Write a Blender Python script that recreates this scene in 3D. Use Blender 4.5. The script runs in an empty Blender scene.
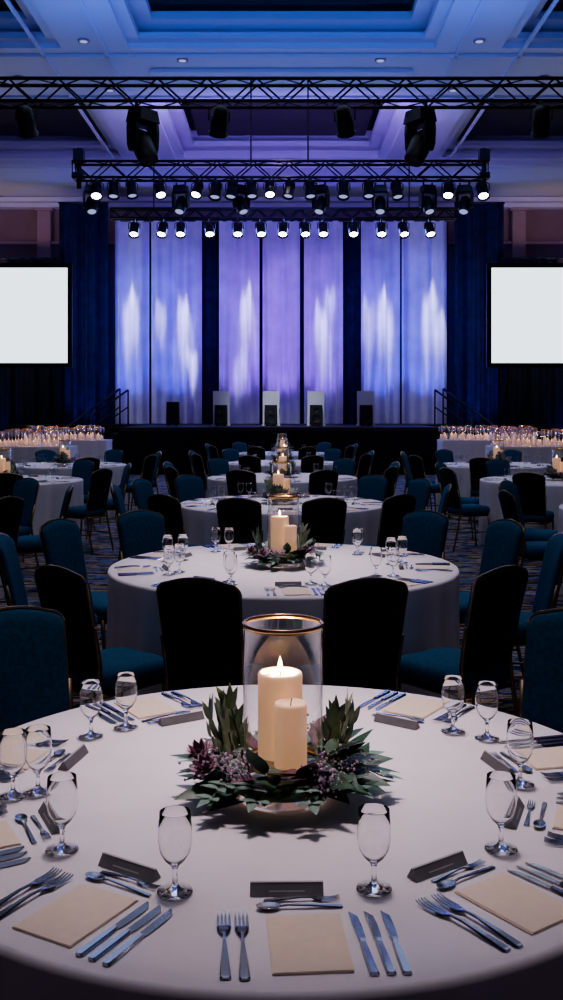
import bpy, math, random
from mathutils import Vector, Matrix
random.seed(7)
S = bpy.context.scene
COL = S.collection
pi = math.pi
try: S.view_settings.look = 'AgX - Medium High Contrast'
except Exception as e: print("look", e)

# ---------------------------------------------------------------- materials
def new_mat(name):
    m = bpy.data.materials.new(name); m.use_nodes = True
    return m, m.node_tree.nodes, m.node_tree.links
def pmat(name, col, rough=0.5, metal=0.0, emit=None, estr=0.0, var=0.0, scale=20.0, bump=0.0, spec=0.5, sss=0.0):
    m, N, L = new_mat(name)
    b = N["Principled BSDF"]
    b.inputs["Base Color"].default_value = (*col, 1)
    b.inputs["Roughness"].default_value = rough
    b.inputs["Metallic"].default_value = metal
    b.inputs["Specular IOR Level"].default_value = spec
    if sss:
        b.inputs["Subsurface Weight"].default_value = sss
        b.inputs["Subsurface Radius"].default_value = (0.02, 0.01, 0.005)
    if emit:
        b.inputs["Emission Color"].default_value = (*emit, 1)
        b.inputs["Emission Strength"].default_value = estr
    if var > 0 or bump > 0:
        tc = N.new("ShaderNodeTexCoord"); nz = N.new("ShaderNodeTexNoise")
        nz.inputs["Scale"].default_value = scale; nz.inputs["Detail"].default_value = 4
        L.new(tc.outputs["Object"], nz.inputs["Vector"])
        if var > 0:
            r = N.new("ShaderNodeValToRGB")
            r.color_ramp.elements[0].position = .3; r.color_ramp.elements[1].position = .7
            r.color_ramp.elements[0].color = (*[c * (1 - var) for c in col], 1)
            r.color_ramp.elements[1].color = (*[min(1, c * (1 + var)) for c in col], 1)
            L.new(nz.outputs["Fac"], r.inputs["Fac"]); L.new(r.outputs["Color"], b.inputs["Base Color"])
        if bump > 0:
            bp = N.new("ShaderNodeBump"); bp.inputs["Strength"].default_value = bump; bp.inputs["Distance"].default_value = .004
            L.new(nz.outputs["Fac"], bp.inputs["Height"]); L.new(bp.outputs["Normal"], b.inputs["Normal"])
    return m
def glass_mat(name, tint=(.97, .98, 1), a=.75, c0=.03, pw=2.6):
    m, N, L = new_mat(name)
    N.remove(N["Principled BSDF"])
    tr = N.new("ShaderNodeBsdfTransparent"); tr.inputs[0].default_value = (*tint, 1)
    gl = N.new("ShaderNodeBsdfGlossy"); gl.inputs["Roughness"].default_value = .03; gl.inputs["Color"].default_value = (1, 1, 1, 1)
    lw = N.new("ShaderNodeLayerWeight"); lw.inputs["Blend"].default_value = .5
    mx = N.new("ShaderNodeMixShader")
    L.new(tr.outputs[0], mx.inputs[1]); L.new(gl.outputs[0], mx.inputs[2])
    pz = N.new("ShaderNodeMath"); pz.operation = 'POWER'; pz.inputs[1].default_value = pw
    mp = N.new("ShaderNodeMath"); mp.operation = 'MULTIPLY_ADD'; mp.inputs[1].default_value = a; mp.inputs[2].default_value = c0
    L.new(lw.outputs["Facing"], pz.inputs[0]); L.new(pz.outputs[0], mp.inputs[0]); L.new(mp.outputs[0], mx.inputs[0])
    L.new(mx.outputs[0], N["Material Output"].inputs["Surface"])
    return m
def emis(name, col, s):
    return pmat(name, (.02, .02, .02), .5, emit=col, estr=s)

M_cloth = pmat("linen_cloth", (.83, .78, .80), .7, var=.03, scale=9, bump=.15, spec=.25)
M_teal = pmat("teal_fabric", (.008, .090, .175), .8, var=.25, scale=60, bump=.2, spec=.25)
M_black = pmat("black_fabric", (.007, .010, .018), .7, var=.2, scale=60, spec=.2)
M_bronze = pmat("bronze_tube", (.30, .21, .12), .35, .9)
M_gold = pmat("gold_rim", (.85, .55, .26), .22, 1)
M_wax = pmat("candle_wax", (.88, .72, .58), .55, emit=(1, .52, .26), estr=.36, sss=.3, var=.02, scale=15)  # emission stands in for flame light glowing through the wax
M_wick = pmat("wick", (.02, .015, .01), .9)
M_flame = emis("flame", (1, .62, .25), 22)
M_glass = glass_mat("clear_glass", (.93, .94, .96), .75, .015, 2.4)
M_crystal = pmat("crystal_glass", (1, 1, 1), .0)
M_crystal.node_tree.nodes["Principled BSDF"].inputs["Transmission Weight"].default_value = 1.0
M_crystal.node_tree.nodes["Principled BSDF"].inputs["IOR"].default_value = 1.42
M_hglass = glass_mat("hurricane_glass", (.94, .95, .97), .85, .03, 2.3)
M_leaf1 = pmat("leaf_dark_green", (.045, .115, .065), .45, var=.4, scale=30)
M_leaf2 = pmat("leaf_grey_green", (.20, .31, .25), .55, var=.3, scale=30)
M_leaf3 = pmat("leaf_burgundy", (.16, .06, .10), .5, var=.4, scale=30)
M_lilac = pmat("lilac_blossom", (.70, .54, .70), .8, var=.3, scale=80)
M_pink = pmat("pink_petal", (.70, .48, .56), .7, var=.2, scale=40)
M_stem = pmat("stem", (.07, .08, .04), .7)
M_steel = pmat("cutlery_steel", (.34, .35, .40), .2, 1, var=.05)
M_card = pmat("cream_menu_paper", (.86, .71, .56), .8, var=.03, scale=40)
M_grey = pmat("grey_card", (.16, .16, .175), .55, var=.1, scale=40)
M_edge = pmat("card_edge", (.45, .43, .44), .6)
M_truss = pmat("black_truss", (.03, .03, .045), .45, .6)
M_fix = pmat("fixture_black", (.012, .012, .016), .45)
M_lensb = emis("lens_lit", (.85, .9, 1), 18)
M_lensd = emis("lens_dim", (.45, .5, .9), .8)
M_white = pmat("white_paint", (.75, .73, .80), .6, var=.02)
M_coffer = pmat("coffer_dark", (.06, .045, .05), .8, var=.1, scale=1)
M_wall = pmat("wall_panel_paint", (.30, .20, .22), .8, var=.08, scale=2)
M_pil = pmat("pilaster_paint", (.48, .34, .38), .8, var=.05, scale=2)
M_navy = pmat("navy_velvet", (.018, .018, .080), .8, var=.3, scale=4, spec=.2)
M_bdrape = pmat("black_drape", (.006, .007, .014), .85, var=.3, scale=4, spec=.2)
M_sheer = pmat("sheer_voile", (.72, .64, .88), .8, var=.14, scale=1.4, spec=.2)
M_stage = pmat("stage_deck", (.015, .015, .018), .6, var=.2, scale=5)
M_screen = pmat("projection_screen", (.8, .8, .82), .8, emit=(.82, .92, 1), estr=2.0)
M_votive = pmat("votive_wax", (.85, .68, .56), .6, emit=(1, .50, .30), estr=.25)  # warm emission on the wax replaces light from the votive flames
M_vflame = emis("votive_flame", (1, .62, .36), 3.5)
M_rail = pmat("steel_rail", (.06, .065, .09), .4, .8)
M_pod = pmat("podium_white", (.85, .85, .9), .6, var=.02)

M_carpet, N, L = new_mat("patterned_carpet")
b = N["Principled BSDF"]; b.inputs["Roughness"].default_value = .95; b.inputs["Specular IOR Level"].default_value = .1
tc = N.new("ShaderNodeTexCoord")
def streak(scale, lo, hi, rot, seed):
    mp = N.new("ShaderNodeMapping"); mp.inputs["Rotation"].default_value = (0, 0, rot); mp.inputs["Location"].default_value = (seed, seed, 0)
    mp.inputs["Scale"].default_value = (scale, scale * 5, 1)
    L.new(tc.outputs["Object"], mp.inputs["Vector"])
    n2 = N.new("ShaderNodeTexNoise"); n2.inputs["Scale"].default_value = 1; n2.inputs["Detail"].default_value = 2; n2.inputs["Distortion"].default_value = 1.2
    L.new(mp.outputs[0], n2.inputs["Vector"])
    r = N.new("ShaderNodeValToRGB"); r.color_ramp.elements[0].position = lo; r.color_ramp.elements[1].position = hi
    L.new(n2.outputs["Fac"], r.inputs["Fac"]); return r.outputs["Color"]
cur = None
for (sc, lo, hi, rot, sd, c) in [(3, .52, .56, .5, 0, (.03, .07, .20)), (3.4, .54, .57, -.4, 5, (.55, .36, .16)), (2.6, .58, .60, .9, 9, (.12, .22, .50)), (4, .60, .62, .1, 14, (.45, .38, .33))]:
    mx = N.new("ShaderNodeMix"); mx.data_type = 'RGBA'
    L.new(streak(sc, lo, hi, rot, sd), mx.inputs[0])
    if cur is None: mx.inputs[6].default_value = (.022, .022, .034, 1)
    else: L.new(cur, mx.inputs[6])
    mx.inputs[7].default_value = (*c, 1); cur = mx.outputs[2]
L.new(cur, b.inputs["Base Color"])

# ---------------------------------------------------------------- mesh builder
class MB:
    def __init__(s): s.v = []; s.f = []; s.m = []; s.sm = []; s.mats = []
    def mi(s, mat):
        if mat not in s.mats: s.mats.append(mat)
        return s.mats.index(mat)
    def add(s, vs, fs, mat, smooth=False, M=None):
        o = len(s.v); k = s.mi(mat)
        for p in vs:
            p = Vector(p)
            if M is not None: p = M @ p
            s.v.append(p)
        for f in fs:
            s.f.append([i + o for i in f]); s.m.append(k); s.sm.append(smooth)
    def box(s, c, d, mat, M=None, taper=1.0):
        x, y, z = [q / 2 for q in d]; cx, cy, cz = c; t = taper
        vs = [(cx - x, cy - y, cz - z), (cx + x, cy - y, cz - z), (cx + x, cy + y, cz - z), (cx - x, cy + y, cz - z),
              (cx - x * t, cy - y * t, cz + z), (cx + x * t, cy - y * t, cz + z), (cx + x * t, cy + y * t, cz + z), (cx - x * t, cy + y * t, cz + z)]
        s.add(vs, [(0, 3, 2, 1), (4, 5, 6, 7), (0, 1, 5, 4), (1, 2, 6, 5), (2, 3, 7, 6), (3, 0, 4, 7)], mat, False, M)
    def lathe(s, prof, n, mat, M=None, smooth=True):
        vs = []; rings = []
        for (r, z) in prof:
            if r < 1e-6: rings.append([len(vs)]); vs.append((0, 0, z))
            else:
                rings.append(list(range(len(vs), len(vs) + n)))
                for i in range(n):
                    a = 2 * pi * i / n; vs.append((r * math.cos(a), r * math.sin(a), z))
        fs = []
        for A, B in zip(rings, rings[1:]):
            for i in range(n):
                j = (i + 1) % n
                if len(A) == 1 and len(B) == 1: break
                if len(A) == 1: fs.append((A[0], B[j], B[i]))
                elif len(B) == 1: fs.append((A[i], A[j], B[0]))
                else: fs.append((A[i], A[j], B[j], B[i]))
        s.add(vs, fs, mat, smooth, M)
    def tube(s, pts, r, n, mat, M=None, closed=False):
        pts = [Vector(p) for p in pts]; vs = []; m = len(pts)
        for i, p in enumerate(pts):
            if closed: d = pts[(i + 1) % m] - pts[i - 1]
            else: d = pts[min(i + 1, m - 1)] - pts[max(i - 1, 0)]
            d.normalize()
            up = Vector((0, 0, 1)) if abs(d.z) < .9 else Vector((0, 1, 0))
            a = d.cross(up).normalized(); c = a.cross(d)
            rr = r[i] if isinstance(r, (list, tuple)) else r
            for k in range(n):
                t = 2 * pi * k / n; vs.append(p + a * rr * math.cos(t) + c * rr * math.sin(t))
        fs = []
        for i in range(m if closed else m - 1):
            A = i * n; B = ((i + 1) % m) * n
            for k in range(n):
                j = (k + 1) % n; fs.append((A + k, A + j, B + j, B + k))
        if not closed:
            fs.append(tuple(range(n))[::-1]); fs.append(tuple(range((m - 1) * n, m * n)))
        s.add(vs, fs, mat, n > 6, M)
    def loft(s, rings, mats, smooth=True, M=None, cap0=True, cap1=True):
        n = len(rings[0])
        for b_, (A, B) in enumerate(zip(rings, rings[1:])):
            s.add(list(A) + list(B), [(i, (i + 1) % n, n + (i + 1) % n, n + i) for i in range(n)], mats[b_] if isinstance(mats, list) else mats, smooth, M)
        if cap0: s.add(rings[0], [tuple(range(n))[::-1]], mats[0] if isinstance(mats, list) else mats, smooth, M)
        if cap1: s.add(rings[-1], [tuple(range(n))], mats[-1] if isinstance(mats, list) else mats, smooth, M)
    def mesh(s, name, weld=True):
        me = bpy.data.meshes.new(name); me.from_pydata([tuple(p) for p in s.v], [], s.f)
        for m in s.mats: me.materials.append(m)
        me.polygons.foreach_set("material_index", s.m); me.polygons.foreach_set("use_smooth", s.sm)
        me.update()
        if weld:
            import bmesh
            bm = bmesh.new(); bm.from_mesh(me); bmesh.ops.remove_doubles(bm, verts=bm.verts, dist=1e-5)
            bmesh.ops.recalc_face_normals(bm, faces=bm.faces); bm.to_mesh(me); bm.free()
        return me
def put(name, me, loc=(0, 0, 0), rz=0, parent=None, sc=1, rot=None):
    o = bpy.data.objects.new(name, me); COL.objects.link(o)
    o.location = loc; o.rotation_euler = rot if rot else (0, 0, rz); o.scale = sc if isinstance(sc, tuple) else (sc, sc, sc)
    if parent: o.parent = parent
    return o

# ---------------------------------------------------------------- room
HW = 14.0; Y0 = -4.0; Y1 = 32.0; ZC = 8.3
mb = MB(); mb.box((0, (Y0 + Y1) / 2, -.05), (2 * HW, Y1 - Y0, .1), M_carpet); put("floor", mb.mesh("floor"))
def wall(name, c, d):
    mb = MB(); mb.box(c, d, M_wall); put(name, mb.mesh(name))
wall("wall_back", (0, Y1 + .1, 4.5), (2 * HW, .2, 9.2))
wall("wall_front", (0, Y0 - .1, 4.5), (2 * HW, .2, 9.2))
wall("wall_left", (-HW - .1, 14, 4.5), (.2, 36.4, 9.2))
wall("wall_right", (HW + .1, 14, 4.5), (.2, 36.4, 9.2))
for i, x in enumerate([-12.2, -9.4, -7.55, 7.55, 9.4, 12.2]):
    mb = MB(); mb.box((x, Y1 - .12, 4.1), (.42, .24, 8.2), M_pil); mb.box((x, Y1 - .16, 8.0), (.6, .32, .2), M_pil)
    mb.box((x, Y1 - .16, .2), (.55, .32, .4), M_pil)
    put("trim_%d" % (i + 1), mb.mesh("pilaster"))
mb = MB()
mb.box((0, Y1 - .2, 8.05), (2 * HW, .4, .14), M_white); mb.box((0, Y1 - .3, 8.2), (2 * HW, .6, .14), M_white)
mb.box((0, Y1 - .1, 6.9), (2 * HW, .12, .08), M_pil)
put("trim_7", mb.mesh("cornice"))
mb = MB(); mb.box((0, Y1 - .03, .1), (2 * HW, .06, .2), M_pil); put("baseboard_back", mb.mesh("bb"))

# coffered ceiling
mb = MB()
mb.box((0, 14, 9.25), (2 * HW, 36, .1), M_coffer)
xb = [(-14, -9.0), (-4.1, -2.85), (2.85, 4.1), (9.0, 14)]
for a, c in xb: mb.box(((a + c) / 2, 14, ZC + .45), (c - a, 36, .9), M_white)
rows = [(-4, -3), (3.4, 6.0), (11.2, 13.0), (18.6, 21.8), (27.3, 32)]
xg = [(-9.0, -4.1), (-2.85, 2.85), (4.1, 9.0)]
for a, c in rows:
    for x0, x1 in xg: mb.box(((x0 + x1) / 2, (a + c) / 2, ZC + .45), (x1 - x0, c - a, .9), M_white)
for (a0, a1), (b0, b1) in zip(rows, rows[1:]):
    for x0, x1 in xg:
        for (off, z, h) in [(.22, ZC + .16, .12), (.5, ZC + .42, .14)]:
            ya, yb = a1, b0
            mb.box(((x0 + x1) / 2, ya + off / 2, z), (x1 - x0, off, h), M_white)
            mb.box(((x0 + x1) / 2, yb - off / 2, z), (x1 - x0, off, h), M_white)
            mb.box((x0 + off / 2, (ya + yb) / 2, z), (off, yb - ya - 2 * off, h), M_white)
            mb.box((x1 - off / 2, (ya + yb) / 2, z), (off, yb - ya - 2 * off, h), M_white)
        off = .62
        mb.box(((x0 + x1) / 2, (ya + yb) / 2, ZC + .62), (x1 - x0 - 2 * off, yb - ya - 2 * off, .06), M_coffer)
for x in (-4.5, -3.3, 3.3, 4.5, -9.6, 9.6):
    mb.box((x, 14, ZC - .02), (.06, 36, .05), M_white)
for a, c in rows[1:]:
    for y in (a + .35, c - .35):
        if y < 31.5: mb.box((0, y, ZC - .02), (2 * HW, .06, .05), M_white)
mb.box((0, 20.2, ZC - .03), (5.2, .9, .06), M_white)
put("ceiling", mb.mesh("ceiling", weld=False))
mb = MB()
for x, y in [(-3.6, 18.2), (-3.6, 21), (3.6, 18.2), (3.6, 21), (-1.9, 19.2), (1.9, 19.2), (-5.3, 20.2), (5.3, 20.2), (-3.6, 24.5), (3.6, 24.5)]:
    mb.lathe([(.0, -.0), (.075, 0), (.09, -.012), (.11, -.012), (.11, .03)], 16, M_pil, Matrix.Translation((x, y, ZC - .015)))
    mb.lathe([(.0, .0), (.07, 0)], 16, M_lensd, Matrix.Translation((x, y, ZC - .03)))
put("recessed_downlights", mb.mesh("downlights"))

# ---------------------------------------------------------------- drapery
def curtain(name, x0, x1, z0, z1, y, mat, fold=.28, amp=.07, th=.0):
    mb = MB(); w = x1 - x0; nf = max(2, round(w / fold)); nx = nf * 10; nz_ = 10
    ph = random.random() * 6; vs = []; fs = []
    for j in range(nz_ + 1):
        t = j / nz_; z = z0 + (z1 - z0) * t
        for i in range(nx + 1):
            u = i / nx
            yy = math.sin(u * nf * 2 * pi + ph + .5 * math.sin(u * 9 + t)) * amp * (1 - .35 * t) + .7 * amp * math.sin(u * nf * 2.9 + ph * 2 + t * 1.3)
            vs.append((x0 + w * u, yy, z))
    for j in range(nz_):
        for i in range(nx):
            a = j * (nx + 1) + i; fs.append((a, a + 1, a + nx + 2, a + nx + 1))
    mb.add(vs, fs, mat, True)
    mb.tube([(x0, 0, z1), (x1, 0, z1)], .03, 8, M_rail)
    o = put(name, mb.mesh(name), (0, y, 0)); return o
def PX(p, d): return (p - 281.5) * d / 1000
pan = [(115, 149), (151, 202), (219, 259.5), (262.5, 300), (304, 343), (361, 400), (402, 447)]
for a, c in pan: curtain("sheer_stage_drape", PX(a, 30), PX(c, 30), 1.16, 7.25, 30.0, M_sheer, .3, .06)
curtain("navy_backdrop_drape", -5.1, 5.1, 1.16, 7.3, 30.6, M_navy, .3, .08)
curtain("navy_side_drape", -6.6, -5.12, 0.02, 7.7, 29.6, M_navy, .32, .09)
curtain("navy_side_drape", 5.12, 6.6, 0.02, 7.7, 29.6, M_navy, .32, .09)
curtain("black_masking_drape", -13.8, -6.4, 0.02, 6.0, 29.2, M_bdrape, .35, .09)
curtain("black_masking_drape", 6.4, 13.8, 0.02, 6.0, 29.2, M_bdrape, .35, .09)

# ---------------------------------------------------------------- stage
mb = MB()
mb.box((0, 27.2, 1.1), (7.9, 5.9, .1), M_stage)
n = 160; vs = []; fs = []
path = [(-3.93, 30.1)] + [(-3.93, 24.27)] + [(-3.93 + 7.86 * i / n, 24.27 + .035 * math.sin(i * 1.1)) for i in range(1, n)] + [(3.93, 24.27), (3.93, 30.1)]
for z in (0.01, 1.06):
    for (x, y) in path: vs.append((x, y, z))
k = len(path)
for i in range(k - 1): fs.append((i, i + 1, k + i + 1, k + i))
mb.add(vs, fs, M_bdrape, True)
for x in (-3.5, -1.2, 1.2, 3.5):
    for y in (24.6, 27, 29.5): mb.tube([(x, y, 0), (x, y, 1.06)], .03, 6, M_rail)
for sx in (-1, 1):
    mb.box((sx * 4.5, 29.3, 1.1), (1.1, 1.6, .1), M_stage)
    for q in (4.1, 4.95): mb.tube([(sx * q, 28.6, 0), (sx * q, 28.6, 1.06)], .03, 6, M_rail)
    mb.box((sx * 4.5, 28.5, .53), (1.08, .03, 1.04), M_bdrape)
put("stage_platform", mb.mesh("stage"))
def stairs(sgn):
    mb = MB(); ns = 6
    for i in range(ns):
        z = 1.15 * (i + 1) / (ns + 1); x = 3.99 + (ns - i - .5) * .27
        mb.box((sgn * x, 25.6, z - .02), (.27, 1.3, .04), M_stage)
        mb.box((sgn * (x - .12), 25.6, z - .1), (.02, 1.3, .16), M_stage)
    for y in (24.93, 26.27):
        a = Vector((sgn * 4.02, y, 1.0)); c = Vector((sgn * (3.99 + ns * .27), y, .02))
        mb.tube([a, c], .05, 6, M_stage)
        mb.tube([(sgn * 4.03, y, 2.1), (sgn * 5.55, y, 1.0), (sgn * 5.75, y, 1.0), (sgn * 5.75, y, 0)], .026, 8, M_rail)
        mb.tube([(sgn * 4.03, y, 1.65), (sgn * 5.55, y, .55)], .018, 8, M_rail)
        for x, z0, z1 in [(4.03, .95, 2.1), (4.75, .5, 1.57), (5.55, .02, 1.0)]:
            mb.tube([(sgn * x, y, z0), (sgn * x, y, z1)], .022, 8, M_rail)
    put("stage_stairs", mb.mesh("stairs"))
stairs(-1); stairs(1)
def podium(px, white):
    mb = MB()
    if white:
        mb.box((0, .18, .46), (.44, .12, .92), M_pod); mb.box((0, .18, .02), (.48, .3, .04), M_pod)
    h = .52 if white else .6
    mb.box((0, 0, .03 + h / 2), (.34, .22, h), M_fix, taper=.94); mb.box((0, -.115, .03 + h / 2), (.28, .02, h - .1), M_stage)
    for z, r in [(.19, .1), (.42, .06)]:
        mb.lathe([(0, .0), (r * .4, .01), (r, -.0), (r * 1.1, .008)], 20, M_fix, Matrix.Translation((0, -.128, z)) @ Matrix.Rotation(pi / 2, 4, 'X'))
    for sx in (-.1, .1): mb.box((sx, 0, .015), (.06, .18, .03), M_fix)
    put("stage_loudspeaker", mb.mesh("speaker"), (PX(px, 26.3), 26.3, 1.151))
for p, w in [(173, 0), (221, 1), (271, 1), (316, 1), (366, 1)]: podium(p, w)

# ---------------------------------------------------------------- projection screens
def screen(cx, z0, z1, y):
    h = z1 - z0; w = h * 16 / 9; zc = (z0 + z1) / 2; mb = MB()
    mb.box((cx, y, zc), (w, .04, h), M_screen)
    for sx in (-1, 1): mb.box((cx + sx * (w / 2 + .06), y - .02, zc), (.12, .1, h + .24), M_fix)
    for sz in (-1, 1): mb.box((cx, y - .02, zc + sz * (h / 2 + .06)), (w, .1, .12), M_fix)
    for sx in (-1, 1):
        mb.tube([(cx + sx * w * .4, y + .06, 0.0), (cx + sx * w * .4, y + .06, z1)], .04, 8, M_truss)
        mb.tube([(cx + sx * w * .4, y + .06, .02), (cx + sx * w * .4, y + .9, .02)], .04, 8, M_truss)
        mb.tube([(cx + sx * w * .4, y + .9, .02), (cx + sx * w * .4, y + .06, z0 * .6)], .03, 8, M_truss)
    put("projection_screen", mb.mesh("screen"))
ys = 26.5
zt = 1.57 + (410 - 268) * ys / 1000; zb = 1.57 + (410 - 363) * ys / 1000; w_ = (zt - zb) * 16 / 9
screen(PX(68, ys) - w_ / 2, zb, zt, ys)
screen(PX(491, ys) + w_ / 2, zb, zt, ys)

# ---------------------------------------------------------------- trusses and fixtures
def truss(name, x0, x1, y, z, h=.3, drops=(), extra=None):
    mb = MB(); q = h / 2
    for sy in (-q, q):
        for sz in (-q, q): mb.tube([(x0, sy, sz), (x1, sy, sz)], .026, 8, M_truss)
    nb = int((x1 - x0) / (h * 1.1)); st = (x1 - x0) / nb
    for i in range(nb):
        a = x0 + i * st; c = a + st; f = 1 if i % 2 else -1
        for sy in (-q, q): mb.tube([(a, sy, -q * f), (c, sy, q * f)], .014, 5, M_truss)
        for sz in (-q, q): mb.tube([(a, -q * f, sz), (c, q * f, sz)], .011, 5, M_truss)
    for x in (x0, x1):
        mb.tube([(x, -q, -q), (x, q, -q), (x, q, q), (x, -q, q)], .02, 6, M_truss, closed=True)
    for x in drops: mb.tube([(x, 0, q), (x, 0, ZC - z - .075)], .016, 6, M_fix)
    if extra: extra(mb)
    put(name, mb.mesh(name), (0, y, z))
Y_a, Z_a = 14.0, 1.57 + 317 * .014
Y_b, Z_b = 20.0, 1.57 + (410 - 171) * .020
Y_c, Z_c = 23.5, 1.57 + (410 - 214) * .0235
truss("lighting_truss", -8.6, 8.6, Y_a, Z_a, .31, drops=(-6.5, 6.5))
def ends(mb):
    for sx in (-4.05, 4.05):
        mb.tube([(sx, 0, -.35), (sx, 0, .45)], .05, 8, M_fix); mb.box((sx, 0, .3), (.2, .2, .25), M_fix)
        mb.box((sx, 0, -.1), (.2, .2, .12), M_fix)
truss("lighting_truss", -4.15, 4.1, Y_b, Z_b, .32, drops=(-.61, .53), extra=ends)
truss("lighting_truss", -4.0, 4.1, Y_c, Z_c, .22, drops=(-3, 3))

def par_mesh(lens, tilt):
    mb = MB()
    mb.tube([(0, 0, .02), (0, 0, -.06)], .016, 6, M_fix); mb.box((0, 0, 0.0), (.05, .07, .07), M_fix)
    mb.tube([(-.125, 0, -.21), (-.125, 0, -.08), (-.09, 0, -.06), (.09, 0, -.06), (.125, 0, -.08), (.125, 0, -.21)], .011, 6, M_fix)
    R = Matrix.Translation((0, 0, -.22)) @ Matrix.Rotation(tilt, 4, 'X')
    mb.lathe([(0, .2), (.05, .2), (.08, .17), (.085, .06), (.105, .02), (.105, -.13), (.12, -.14), (.12, -.155), (.1, -.155), (.098, -.12), (0, -.115)], 20, M_fix, R)
    mb.lathe([(0, -.135), (.07, -.131), (.093, -.118)], 20, lens, R)
    for k in range(4):
        mb.lathe([(.08, .07 + k * .025), (.1, .075 + k * .025), (.08, .08 + k * .025)], 20, M_fix, R)
    return mb.mesh("par_light")
par_lit = par_mesh(M_lensb, -.55); par_lit2 = par_mesh(M_lensb, -.6); par_dim = par_mesh(M_lensd, -.35); par_off = par_mesh(M_fix, .7)
def mover_mesh(lens):
    mb = MB()
    mb.box((0, 0, -.09), (.30, .24, .14), M_fix, taper=.85); mb.tube([(-.1, 0, .05), (-.1, 0, -.05)], .02, 6, M_fix); mb.tube([(.1, 0, .05), (.1, 0, -.05)], .02, 6, M_fix)
    for sx in (-1, 1):
        rings = []
        for z, w in [(-.16, .07), (-.25, .08), (-.42, .07), (-.50, .04)]:
            rings.append([(sx * .155 - .022, -w, z), (sx * .155 + .022, -w, z), (sx * .155 + .022, w, z), (sx * .155 - .022, w, z)])
        mb.loft(rings, M_fix, False)
    mb.box((0, 0, -.18), (.30, .13, .05), M_fix)
    R = Matrix.Translation((0, 0, -.42)) @ Matrix.Rotation(-.5, 4, 'X')
    mb.lathe([(0, .2), (.06, .19), (.10, .14), (.122, .04), (.118, -.1), (.11, -.2), (.10, -.21), (.09, -.18), (0, -.175)], 22, M_fix, R)
    mb.lathe([(0, -.2), (.088, -.19)], 22, lens, R)
    return mb.mesh("moving_head")
mv = mover_mesh(M_lensd); mvo = mover_mesh(M_fix)
for p in (29, 220, 344, 538): put("stage_par_light", par_off, (PX(p, Y_a), Y_a - .155, Z_a - .20), random.uniform(-.4, .4), sc=1.15)
for p in (143, 420): put("moving_head_light", mvo, (PX(p, Y_a), Y_a, Z_a - .22), .9 if p < 200 else -1.0, sc=1.25)
for i, p in enumerate([98, 115, 133, 161, 198, 216, 232, 252, 270, 289, 310, 343, 368, 396, 447, 481]):
    put("stage_par_light", [par_dim, par_lit2][i in (0, 3, 4, 8, 14, 15)], (PX(p, Y_b), Y_b - .17, Z_b - .21), random.uniform(-.5, .5), sc=.95 + .1 * random.random())
for p in (90, 180, 241, 321, 381, 429, 466): put("moving_head_light", mv, (PX(p, Y_b), Y_b + .16, Z_b - .24), random.uniform(-.6, .6), sc=.95)
for i, p in enumerate([135, 163, 181, 210, 238, 261, 283, 305, 323, 353, 381, 403, 429]):
    put("stage_par_light", par_lit, (PX(p, Y_c), Y_c - .11, Z_c - .16), random.uniform(-.25, .25), sc=1.05)

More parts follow.
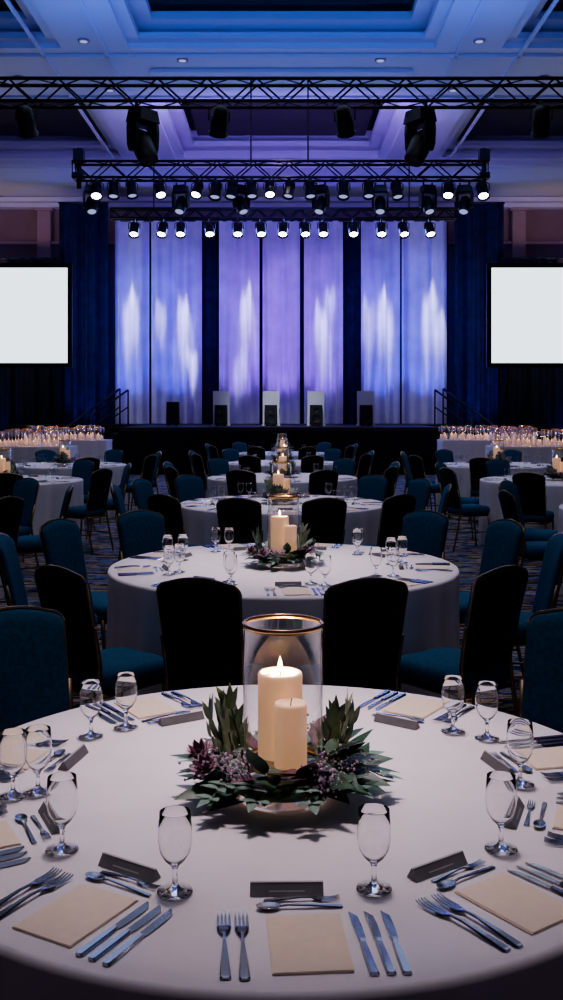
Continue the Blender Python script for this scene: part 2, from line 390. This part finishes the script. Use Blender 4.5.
# ---------------------------------------------------------------- chair
def rrect(w, h, r, n=5):
    pts = []
    for cx, cy, a0 in [(w / 2 - r, h / 2 - r, 0), (-w / 2 + r, h / 2 - r, pi / 2), (-w / 2 + r, -h / 2 + r, pi), (w / 2 - r, -h / 2 + r, 1.5 * pi)]:
        for i in range(n + 1):
            a = a0 + i / n * pi / 2; pts.append((cx + r * math.cos(a), cy + r * math.sin(a)))
    return pts
def chair_mesh():
    mb = MB()
    base = rrect(.41, .42, .07)
    rings = [[(x * s_, y * s_, z) for x, y in base] for s_, z in [(.9, .405), (.99, .415), (1.0, .44), (.98, .465), (.9, .482), (.6, .492), (.2, .495)]]
    mb.loft(rings, M_teal, True)
    mb.loft([[(x * .97, y * .97, z) for x, y in base] for z in (.385, .408)], M_black, False)
    H0, H1 = .47, .915
    def half(z):
        t = (z - H0) / (H1 - H0); return .168 + .022 * t
    out = [(-half(H0) + .02, H0), (half(H0) - .02, H0), (half(H0), H0 + .02)]
    for k in range(1, 7): z = H0 + .02 + (H1 - .09 - H0) * k / 6; out.append((half(z), z))
    w = half(H1)
    for k in range(1, 7):
        a = k / 6 * pi / 2; out.append((w - .05 + .05 * math.cos(a), H1 - .07 + .05 * math.sin(a)))
    for k in range(1, 10):
        u = 1 - 2 * k / 10; out.append(((w - .05) * u, H1 - .02 + .022 * (1 - u * u)))
    left = [(-x, z) for x, z in out[3:15]][::-1]
    out += left + [(-half(H0), H0 + .02)]
    def yb(x, z):
        t = (z - H0); return -.20 - .20 * t - .10 * t * t + .35 * x * x
    cx, cz = 0, (H0 + H1) / 2
    def ring(s_, off): return [(x * s_, yb(x * s_, cz + (z - cz) * s_) + off, cz + (z - cz) * s_) for x, z in out]
    mb.loft([ring(.03, .034), ring(.5, .033), ring(.85, .03), ring(.96, .024), ring(1.0, .008)], M_teal, True, cap1=False)
    mb.loft([ring(1.0, .008), ring(1.0, -.012), ring(.95, -.02), ring(.5, -.022), ring(.03, -.022)], M_black, True, cap0=False)
    mb.tube(ring(1.015, -.002), .0075, 6, M_bronze, closed=True)
    for sx in (-1, 1):
        mb.tube([(sx * .195, -.30, 0), (sx * .19, -.235, .25), (sx * .18, -.205, .43), (sx * .175, -.2, .52), (sx * .187, -.235, .68)], .0115, 8, M_bronze)
        mb.tube([(sx * .20, .215, 0), (sx * .185, .185, .25), (sx * .18, .17, .40)], [.010, .012, .013], 8, M_bronze)
        mb.tube([(sx * .18, .18, .385), (sx * .18, -.2, .385)], .011, 8, M_bronze)
        mb.tube([(sx * .19, .19, .2), (sx * .19, -.24, .2)], .007, 6, M_bronze)
    mb.tube([(-.18, .175, .385), (.18, .175, .385)], .011, 8, M_bronze)
    mb.tube([(-.18, -.2, .385), (.18, -.2, .385)], .011, 8, M_bronze)
    return mb.mesh("banquet_chair")
CH = chair_mesh()
def chairs(cx, cy, angs, R=1.18):
    for a in angs:
        t = math.radians(a); x = cx + R * math.sin(t); y = cy - R * math.cos(t)
        put("banquet_chair", CH, (x, y, .001), t + random.uniform(-.05, .05), sc=(.88, .96, 1))

# ---------------------------------------------------------------- tables
TZ = .75
def table_mesh(R, nf=26, flare=.05):
    mb = MB(); n = nf * 8; rings = []; ph = random.random() * 6
    prof = [(.02, 0, TZ), (R * .5, 0, TZ), (R * .9, 0, TZ), (R - .012, 0, TZ), (R - .003, 0, TZ - .004), (R, 0, TZ - .014)]
    for r, a_, z in prof: rings.append([(r * math.cos(2 * pi * i / n), r * math.sin(2 * pi * i / n), z) for i in range(n)])
    for j in range(1, 9):
        t = j / 8; z = (TZ - .014) * (1 - t) + .006; am = .028 * t ** .8
        rg = []
        for i in range(n):
            a = 2 * pi * i / n
            r = R + flare * .35 * t - am + am * (math.sin(nf * a + ph + .8 * math.sin(3 * a)) + .4 * math.sin(nf * .5 * a * 1 + ph)) * 1.0
            rg.append((r * math.cos(a), r * math.sin(a), z))
        rings.append(rg)
    mb.loft(rings, M_cloth, True, cap1=False)
    mb.lathe([(.0, .72), (.08, .72), (.05, .6), (.05, .1), (.3, .03), (.3, 0.0), (0, 0)], 20, M_black)
    return mb.mesh("banquet_table")

def strip(mb, secs, th=.0022, mat=M_steel):
    rings = []
    for y, w, z in secs: rings.append([(-w, y, z), (w, y, z), (w * .7, y, z + th), (-w * .7, y, z + th)])
    mb.loft(rings, mat, False)
def fork_mesh():
    mb = MB()
    strip(mb, [(-.092, .006, .001), (-.088, .0085, .001), (-.05, .0065, .004), (0, .003, .007), (.025, .0027, .006), (.038, .0095, .003), (.052, .0115, .002)], .0028)
    for k in range(4):
        x = -.0093 + k * .0062
        rings = []
        for y, w, z in [(.05, .0020, .002), (.07, .0018, .0015), (.085, .0015, .003), (.095, .0008, .006)]:
            rings.append([(x - w, y, z), (x + w, y, z), (x + w, y, z + .002), (x - w, y, z + .002)])
        mb.loft(rings, M_steel, False)
    return mb.mesh("fork")
def knife_mesh():
    mb = MB()
    strip(mb, [(-.1, .005, .0), (-.097, .0085, .0), (-.05, .0078, .0), (-.005, .006, .0), (0, .005, .001)], .006)
    rings = []
    for y, a, c in [(.0, -.005, .005), (.012, -.006, .008), (.05, -.006, .0095), (.085, -.006, .008), (.1, -.006, -.003)]:
        rings.append([(a, y, .001), (c, y, .0015), (c, y, .002), (a, y, .004)])
    mb.loft(rings, M_steel, False)
    return mb.mesh("knife")
def spoon_mesh():
    mb = MB()
    strip(mb, [(-.08, .0045, .001), (-.076, .006, .001), (-.03, .0045, .004), (.02, .0027, .006), (.035, .0035, .004)], .002)
    rings = []
    for s_, dz in [(.1, -.0), (.6, .001), (.95, .0045), (1, .006), (.92, .006), (.5, .003)]:
        rings.append([(.0135 * s_ * math.cos(a), .056 + .023 * s_ * math.sin(a), dz + .0005) for a in [2 * pi * i / 16 for i in range(16)]])
    mb.loft(rings, M_steel, True)
    return mb.mesh("spoon")
def menu_mesh():
    mb = MB()
    mb.box((0, 0, .0011), (.120, .168, .002), M_card); mb.box((.001, -.001, .0029), (.117, .165, .0012), M_card)
    return mb.mesh("menu")
def name_mesh():
    mb = MB(); l = .062
    vs = [(-l, -.014, 0), (l, -.014, 0), (l, .013, 0), (-l, .013, 0), (-l, -.002, .018), (l, -.002, .018), (l, .002, .018), (-l, .002, .018)]
    mb.add(vs, [(0, 3, 2, 1), (0, 1, 5, 4), (1, 2, 6, 5), (2, 3, 7, 6), (3, 0, 4, 7)], M_grey)
    mb.box((0, 0, .0186), (2 * l, .005, .0012), M_edge)
    mb.add([(-.03, -.0101, .0062), (.03, -.0101, .0062), (.03, -.0088, .0083), (-.03, -.0088, .0083)], [(0, 1, 2, 3)], M_edge)
    return mb.mesh("name_card", weld=False)
def glass_mesh(n=32):
    mb = MB()
    mb.lathe([(0, .0005), (.029, .0005), (.031, .0012), (.031, .0024), (.02, .0045), (.009, .009), (.0048, .016), (.004, .028), (.0044, .040), (.008, .048),
              (.018, .057), (.0262, .071), (.0298, .090), (.0292, .115), (.0270, .140), (.0267, .1405), (.0264, .140), (.0286, .115), (.0292, .090), (.0256, .0722), (.0175, .0588), (.008, .0515), (0, .050)], n, M_crystal)
    return mb.mesh("wine_glass")
def glass_far_mesh(n=20):
    mb = MB()
    mb.lathe([(0, .002), (.030, .001), (.031, .0022), (.02, .005), (.008, .009), (.0042, .016), (.0038, .028), (.0042, .042), (.008, .050),
              (.018, .058), (.0265, .072), (.0298, .090), (.0290, .115), (.0268, .140), (.0258, .1408), (.0258, .1385)], n, M_glass)
    return mb.mesh("wine_glass_b")
FK, KN, SP, MN, NM, WG, WF = fork_mesh(), knife_mesh(), spoon_mesh(), menu_mesh(), name_mesh(), glass_mesh(), glass_far_mesh()

def setting(cx, cy, ang, R, glasses=0, gm=None):
    t = math.radians(ang)
    ux, uy = math.sin(t), -math.cos(t); tx, ty = math.cos(t), math.sin(t)
    def at(u, s_): return (cx + ux * u + tx * s_, cy + uy * u + ty * s_, TZ + .001)
    put("menu_card", MN, at(R, 0), t + random.uniform(-.03, .03))
    put("name_card", NM, at(R - .162, -.022), t + random.uniform(-.05, .05))
    put("table_fork", FK, at(R, -.128), t + random.uniform(-.03, .03)); put("table_fork", FK, at(R + .004, -.100), t + random.uniform(-.03, .03))
    for s_ in (.084, .109, .134): put("table_knife", KN, at(R + .004, s_), t + random.uniform(-.02, .02) + .04, sc=.91)
    put("dessert_spoon", SP, at(R - .109, -.005), t + pi / 2 + random.uniform(-.03, .03), sc=.9)
    put("dessert_fork", FK, at(R - .134, .0), t - pi / 2, sc=.68)
    for k in range(glasses):
        put("wine_glass", gm or WF, at(R - .155 - .06 * k, .15 - .06 * k), 0, sc=1.0)

# ---------------------------------------------------------------- centrepiece
def leaf(mb, p, d, up, L_, W, curl, mat, fold=.15):
    d = d.normalized(); side = d.cross(up)
    if side.length < 1e-3: side = Vector((1, 0, 0))
    side.normalize(); nrm = side.cross(d); vs = []; n = 6
    for i in range(n + 1):
        t = i / n; w = W * .5 * math.sin(pi * min(1, (.04 + .96 * t)) ** .85) if i < n else 0.0005
        c = p + d * L_ * t - nrm * curl * L_ * t * t
        vs += [c - side * w + nrm * w * fold, c, c + side * w + nrm * w * fold]
    fs = []
    for i in range(n):
        a = 3 * i; fs += [(a, a + 1, a + 4, a + 3), (a + 1, a + 2, a + 5, a + 4)]
    mb.add(vs, fs, mat, True)
def ico(mb, c, r, mat):
    mb.lathe([(0, -r), (r * .8, -r * .5), (r * .8, r * .5), (0, r)], 6, mat, Matrix.Translation(c))
def foliage_mesh(seed):
    rnd = random.Random(seed); mb = MB()
    mats = [M_leaf1, M_leaf1, M_leaf2, M_leaf2, M_leaf3]
    for i in range(100):
        a = rnd.uniform(0, 2 * pi); r = rnd.uniform(.088, .135); z = rnd.uniform(.02, .085)
        o = Vector((math.cos(a), math.sin(a), 0)); s = Vector((-o.y, o.x, 0))
        el = rnd.uniform(-.15, .85)
        d = o * math.cos(el) + Vector((0, 0, math.sin(el))) + s * rnd.uniform(-.9, .9)
        Lh = rnd.uniform(.055, .105)
        curl = min(rnd.uniform(.0, .35), max(0, (z + math.sin(el) * Lh) / Lh - .05))
        p = o * r + Vector((0, 0, z))
        if p.z + d.normalized().z * Lh < .01: d.z = .02
        leaf(mb, p, d, Vector((0, 0, 1)), Lh, rnd.uniform(.034, .056), curl * .6, rnd.choice(mats))
    for a in (-.35, -.1, .15, .4, .7, 2.5, 2.8, 3.1, 3.4, 3.65, -1.0, -1.9, -2.3):
        o = Vector((math.cos(a), math.sin(a), 0)); leaf(mb, o * .11 + Vector((0, 0, rnd.uniform(.04, .07))), o + Vector((0, 0, rnd.uniform(-.1, .5))), Vector((rnd.uniform(-.4, .4), rnd.uniform(-.5, .2), 1)), rnd.uniform(.10, .135), rnd.uniform(.042, .06), .15, rnd.choice([M_leaf1, M_leaf1, M_leaf2]))
    for i in range(14):
        a = i / 14 * 2 * pi + rnd.uniform(-.15, .15); o = Vector((math.cos(a), math.sin(a), 0)); s = Vector((-o.y, o.x, 0)); L_ = rnd.uniform(.06, .11)
        lift = rnd.uniform(.02, .05); pts = [o * (.10 + L_ * t) + s * .02 * math.sin(3 * t + i) + Vector((0, 0, .03 + lift * math.sin(pi * t * .8))) for t in (0, .25, .5, .75, 1)]
        mb.tube(pts, .0015, 5, M_stem); mt = rnd.choice([M_leaf2, M_leaf1, M_leaf2])
        for p in pts:
            for sg in (-1, 1): leaf(mb, p, o * .6 + s * sg + Vector((0, 0, .25)), Vector((0, 0, 1)), rnd.uniform(.03, .045), .02, .1, mt)
        leaf(mb, pts[-1], o, Vector((0, 0, 1)), .045, .022, .15, mt)
    for i in range(17):
        a = rnd.choice([rnd.uniform(2.2, 3.3), rnd.uniform(.0, 1.0), rnd.uniform(2.2, 3.0)]); o = Vector((math.cos(a), math.sin(a), 0)); s = Vector((-o.y, o.x, 0))
        h = rnd.uniform(.06, .135); base = o * .105 + Vector((0, 0, .03)); tip = base + o * rnd.uniform(.015, .05) + s * rnd.uniform(-.03, .03) + Vector((0, 0, h))
        pts = [base.lerp(tip, t) for t in (0, .33, .66, 1)]
        mb.tube(pts, .0017, 5, M_stem); mt = rnd.choice([M_leaf2, M_leaf1, M_leaf2])
        for p in pts[1:]:
            for sg in (-1, 1): leaf(mb, p, Vector((0, 0, 1)) + s * sg * .7 + o * .3, o, rnd.uniform(.045, .065), .022, .05, mt)
        leaf(mb, tip, Vector((0, 0, 1)) + o * .2, o, .055, .022, .1, mt)
    for i in range(20):
        a = rnd.uniform(0, 2 * pi) if i > 12 else rnd.choice([rnd.uniform(-1.3, -.3), rnd.uniform(-2.9, -2.0)]); o = Vector((math.cos(a), math.sin(a), 0)); c = o * rnd.uniform(.12, .18) + Vector((0, 0, rnd.uniform(.065, .105)))
        mb.tube([o * .10 + Vector((0, 0, .02)), c], .0012, 5, M_stem)
        for k in range(26):
            v = Vector((rnd.gauss(0, .013), rnd.gauss(0, .013), rnd.gauss(0, .012))); ico(mb, c + v, rnd.uniform(.0018, .004), M_lilac)
    for a, r in ((2.95, .175), (-2.75, .165), (2.6, .15)):
        c = Vector((math.cos(a) * r, math.sin(a) * r, .07)); ax = Vector((math.cos(a) * .4, math.sin(a) * .4 - .4, 1)).normalized()
        for ring, (nn, sp) in enumerate([(6, .25), (9, .55), (11, .95)]):
            for k in range(nn):
                t = 2 * pi * k / nn + ring * .3; s1 = ax.orthogonal().normalized(); s2 = ax.cross(s1)
                rd = s1 * math.cos(t) + s2 * math.sin(t)
                leaf(mb, c + rd * .003, ax + rd * sp, rd, .036, .018, -.15, [M_leaf3, M_pink, M_pink][ring], .3)
    mb.lathe([(.089, .03), (.105, .022), (.118, .035), (.11, .055), (.092, .06), (.089, .03)], 28, M_leaf1)
    return mb.mesh("foliage", weld=False)
ZT = .366
def hurricane_mesh():
    mb = MB(); z0 = .07; zt = ZT; r = .084
    mb.lathe([(0, z0), (r - .01, z0), (r, z0 + .008), (r, zt), (r - .003, zt)], 48, M_hglass)
    mb.lathe([(0, .002), (.078, .0), (.082, .003), (.07, .008), (.03, .014), (.016, .03), (.018, .05), (.04, z0 - .004), (.06, z0)], 32, M_glass)
    return mb.mesh("hurricane_glass")
def rim_mesh(k=1.0):
    mb = MB(); r = .0835; zt = ZT
    mb.lathe([(r - .003, zt - .004 * k), (r - .003, zt + .004), (r + .002, zt + .004), (r + .002, zt - .007 * k), (r - .003, zt - .004 * k)], 48, M_gold)
    mb.lathe([(r + .0005, .072), (r + .003, .074), (r + .003, .08), (r + .0005, .082)], 48, M_gold)
    return mb.mesh("gold_rim")
def candle_mesh(r, h, flame):
    mb = MB(); R = r
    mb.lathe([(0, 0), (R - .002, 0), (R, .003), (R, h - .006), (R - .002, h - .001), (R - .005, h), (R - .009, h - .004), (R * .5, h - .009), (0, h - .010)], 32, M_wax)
    mb.tube([(0, 0, h - .01), (.001, 0, h + .002), (.003, 0, h + .008)], .0012, 5, M_wick)
    if flame:
        mb.lathe([(0, h + .000), (.004, h + .006), (.0055, h + .012), (.004, h + .02), (.002, h + .027), (0, h + .034)], 12, M_flame)
    return mb.mesh("pillar_candle")
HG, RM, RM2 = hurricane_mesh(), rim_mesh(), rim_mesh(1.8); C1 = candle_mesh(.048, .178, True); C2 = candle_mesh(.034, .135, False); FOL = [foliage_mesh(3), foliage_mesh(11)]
def point(name, loc, e, col, r=.01):
    l = bpy.data.lights.new(name, 'POINT'); l.energy = e; l.color = col; l.shadow_soft_size = r
    o = bpy.data.objects.new(name, l); COL.objects.link(o); o.location = loc; return o
def centrepiece(x, y, rz=0, k=0, e=.8, fs=1, rim=None):
    E = bpy.data.objects.new("candle_centerpiece", None); COL.objects.link(E); E.location = (x, y, TZ + .001); E.rotation_euler = (0, 0, rz)
    put("hurricane_glass", HG, parent=E); put("gold_rim", rim or RM2, parent=E); put("foliage_wreath", FOL[k], parent=E, sc=fs)
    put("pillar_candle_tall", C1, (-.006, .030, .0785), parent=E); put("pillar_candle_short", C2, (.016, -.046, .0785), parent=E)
    p = point("candle_flame_light", (-.006, .030, .0785 + .178 + .02), e, (1, .53, .23), .006); p.parent = E
    return E

# ---- table 1
T1 = (0, 2.2)
put("banquet_table", table_mesh(.80, 22), (T1[0], T1[1], 0))
centrepiece(0.003, 2.12, 0, 0, 8, (1.02, .9, 1.05), RM)
for a in (3.5, -30, 36, -63, 71, 103, -103, -146, 146): setting(T1[0], T1[1], a, .665)
def tp(px, py):
    d = 820 / (py - 410); return ((px - 281.5) * d / 1000, d)
for g in [(175, 893), (374, 890), (62, 851), (501, 850), (38, 793), (13, 797), (91, 737), (126, 728), (453, 732), (487, 739), (520, 785)]:
    x, y = tp(*g); put("wine_glass", WG, (x, y, TZ + .001), sc=.98)
put("banquet_chair", CH, (-.70, 3.02, .001), -math.radians(142), sc=(.95, 1, 1))
put("banquet_chair", CH, (.77, 3.0, .001), math.radians(138), sc=(.95, 1, 1))

# ---- further tables
ANG = [12.6, 39, 88, 115, 141, -12.6, -39, -88, -115, -141]
TM = [table_mesh(.915, 26), table_mesh(.915, 24)]
mid = [5.28, 8.8, 12.2, 15.6, 19.0]
for i, y in enumerate(mid):
    put("banquet_table", TM[i % 2], (0.01, y, 0), rz=i)
    chairs(0.0, y, ANG if i < 2 else [18, 60, 102, 144, -18, -60, -102, -144])
    centrepiece(0.01 if i != 1 else 0, y, i * 1.3 + .5, i % 2, 2.8 + .8 * i)
    for a in ([0, 40, 80, 120, 160, -160, -120, -80, -40] if i < 2 else [0, 60, 120, 180, -60, -120]): setting(0.01, y, a + 4, .78, 2, WG if i == 0 else WF)
for sx in (-1, 1):
    for j, y in enumerate((8.3, 11.7, 15.0)):
        put("banquet_table", TM[j % 2], (sx * 3.25, y, 0), rz=j)
        chairs(sx * 3.25, y, [j * 7 + 45 * k + 10 for k in range(8)])
        centrepiece(sx * 3.25, y, j, j % 2, 2)
        for k in range(7): setting(sx * 3.25, y, k * 51 + 10, .78, 2)

# ---- buffet tables with rows of candle lanterns
def buffet(x0, x1, y, dep=.75, h=.92):
    mb = MB(); w = x1 - x0
    pth = []
    per = [(x0, y - dep / 2), (x1, y - dep / 2), (x1, y + dep / 2), (x0, y + dep / 2)]
    for k in range(4):
        a, c = Vector(per[k]), Vector(per[(k + 1) % 4]); m = max(8, int((c - a).length / .05)); nn = Vector(((c - a).y, -(c - a).x)).normalized()
        for i in range(m):
            p = a.lerp(c, i / m); pth.append((p, nn * .018 * math.sin(i * 1.3)))
    rings = [[(p.x + o.x * q, p.y + o.y * q, z) for p, o in pth] for z, q in ((.006, 1.2), (h * .5, .8), (h - .02, .1), (h, 0))]
    mb.loft(rings, M_cloth, True)
    put("buffet_table", mb.mesh("buffet"))
    mb = MB(); n = int(w / .19)
    for r_, yy in enumerate((-.24, .0, .24)):
        for i in range(n):
            x = x0 + .1 + i * .19 + random.uniform(-.02, .02); hh = random.uniform(.24, .31)
            Mx = Matrix.Translation((x, y + yy, h + .002))
            mb.lathe([(0, .0), (.06, 0), (.075, hh), (.072, hh)], 12, M_hglass, Mx)
            mb.lathe([(.071, hh - .004), (.077, hh - .004), (.077, hh + .006), (.071, hh + .006)], 12, M_gold, Mx)
            hc = hh * random.uniform(.3, .5)
            mb.lathe([(0, .007), (.036, .007), (.036, hc), (0, hc)], 12, M_votive, Mx)
            mb.lathe([(0, hc), (.007, hc + .012), (0, hc + .04)], 6, M_vflame, Mx)
    put("votive_candle_display", mb.mesh("votives"))
    for q in (.2, .5, .8): point("votive_glow_light", (x0 + w * q, y - .15, h + .38), 3, (1, .52, .3), .03)
for sx in (-1, 1):
    a, c = (-6.6, -3.75) if sx < 0 else (3.75, 6.6); buffet(a, c, 18.0)
    a, c = (-5.6, -3.75) if sx < 0 else (3.45, 5.6); buffet(a, c, 21.8)

# ---------------------------------------------------------------- lights
def spot(name, loc, tgt, e, col, ang, blend=.8, r=.1):
    l = bpy.data.lights.new(name, 'SPOT'); l.energy = e; l.color = col; l.spot_size = math.radians(ang); l.spot_blend = blend; l.shadow_soft_size = r
    o = bpy.data.objects.new(name, l); COL.objects.link(o); o.location = loc
    o.rotation_euler = (Vector(tgt) - Vector(loc)).to_track_quat('-Z', 'Y').to_euler(); return o
def area(name, loc, tgt, e, col, sx, sy):
    l = bpy.data.lights.new(name, 'AREA'); l.energy = e; l.color = col; l.shape = 'RECTANGLE'; l.size = sx; l.size_y = sy
    o = bpy.data.objects.new(name, l); COL.objects.link(o); o.location = loc
    o.rotation_euler = (Vector(tgt) - Vector(loc)).to_track_quat('-Z', 'Y').to_euler(); return o
warm = (1, .80, .83)
spot("table_pin_spot", (0, 3.2, 7.8), (0, 2.5, .75), 2100, warm, 16, 1, .6)
spot("table_pin_spot", (0, 6.6, 7.6), (0.0, 5.3, .75), 1600, warm, 19, 1, .5)
for y, e in ((8.8, 700), (12.2, 520), (15.6, 430), (19, 380)): spot("table_pin_spot", (0, y + 1.2, 7.6), (0, y, .75), e, warm, 20, 1, .2)
for sx in (-1, 1):
    for y in (8.3, 11.7, 15.0): spot("table_pin_spot", (sx * 3.25, y + 1, 7.6), (sx * 3.25, y, .75), 240, (.9, .8, .95), 26, 1, .25)
area("overhead_fill", (0, 6, 8.1), (0, 6, 0), 170, (.74, .76, 1), 8, 8)  # added overhead fill panel, not a fixture of the room
area("overhead_fill", (0, 15, 8.1), (0, 15, 0), 115, (.6, .7, 1), 8, 4)  # second added fill, over the middle tables
area("blue_stage_wash", (0, 24.5, 6.0), (0, 10, 0), 190, (.2, .32, 1), 7, .4)
area("ceiling_wash", (0, 16.0, 6.9), (0, 18.5, 9), 105, (.06, .20, 1), 9, 1.0)
area("ceiling_wash", (0, 22.0, 6.9), (0, 24.5, 9), 165, (.34, .18, 1), 5, 1.0)
for sx in (-1, 1): spot("wall_fill_light", (sx * 8.5, 28.5, 5.8), (sx * 8.5, 32, 7.4), 70, (1, .55, .62), 100, 1, .05)  # added fill spots to brighten and warm the back wall
cols = [(.045, .06, 1), (.07, .08, 1), (.27, .085, 1), (.33, .10, 1), (.27, .085, 1), (.07, .08, 1), (.045, .06, 1)]
for (a, c), col in zip(pan, cols):
    x = PX((a + c) / 2, 30)
    spot("drape_wash_light", (x * .95, 24.2, 5.8), (x, 30, 4.4), 500, col, 50, 1, .05)
    spot("floor_uplight", (x, 29.2, 1.3), (x, 30.0, 5.0), 170, col, 80, 1, .05)
for px, zc, e, dz in ((131, 4.4, 4200, 3.6), (160, 4.2, 1300, 3), (184, 4.0, 4200, 3.8), (192, 3.0, 1500, 2.6), (247, 4.3, 3600, 3.8), (240, 2.8, 900, 3), (322, 3.8, 3600, 3.8), (330, 4.8, 900, 2.8), (385, 4.2, 4200, 3.8), (368, 4.2, 2000, 3.6), (430, 4.4, 4200, 3.8), (441, 3.7, 2000, 3.4)):
    x = PX(px, 30); spot("gobo_streak_light", (x + random.uniform(-.25, .25), 29.1, zc + dz), (x, 30, zc), e, (.66, .70, 1), 9, 1, .06)
for sx in (-1, 1):
    spot("side_drape_uplight", (sx * 5.7, 28.6, .3), (sx * 5.8, 29.6, 4), 200, (.10, .10, 1), 70, 1, .05)
    spot("side_drape_uplight", (sx * 8.5, 28.0, .3), (sx * 8.8, 29.6, 2), 150, (.06, .10, 1), 90, 1, .05)
spot("stage_front_light", (0, 20.0, 6.0), (0, 26.4, 1.4), 900, (.85, .9, 1), 28, 1, .05)

w = bpy.data.worlds.new("world"); S.world = w; w.use_nodes = True
w.node_tree.nodes["Background"].inputs[0].default_value = (.02, .03, .08, 1); w.node_tree.nodes["Background"].inputs[1].default_value = .3

cam = bpy.data.cameras.new("camera"); co = bpy.data.objects.new("camera", cam); COL.objects.link(co)
co.location = (0, 0, 1.57); co.rotation_euler = (pi / 2, 0, 0)
cam.sensor_fit = 'VERTICAL'; cam.sensor_height = 36; cam.lens = 36.0; cam.shift_y = -.09
cam.clip_start = .05; cam.clip_end = 100
S.camera = co
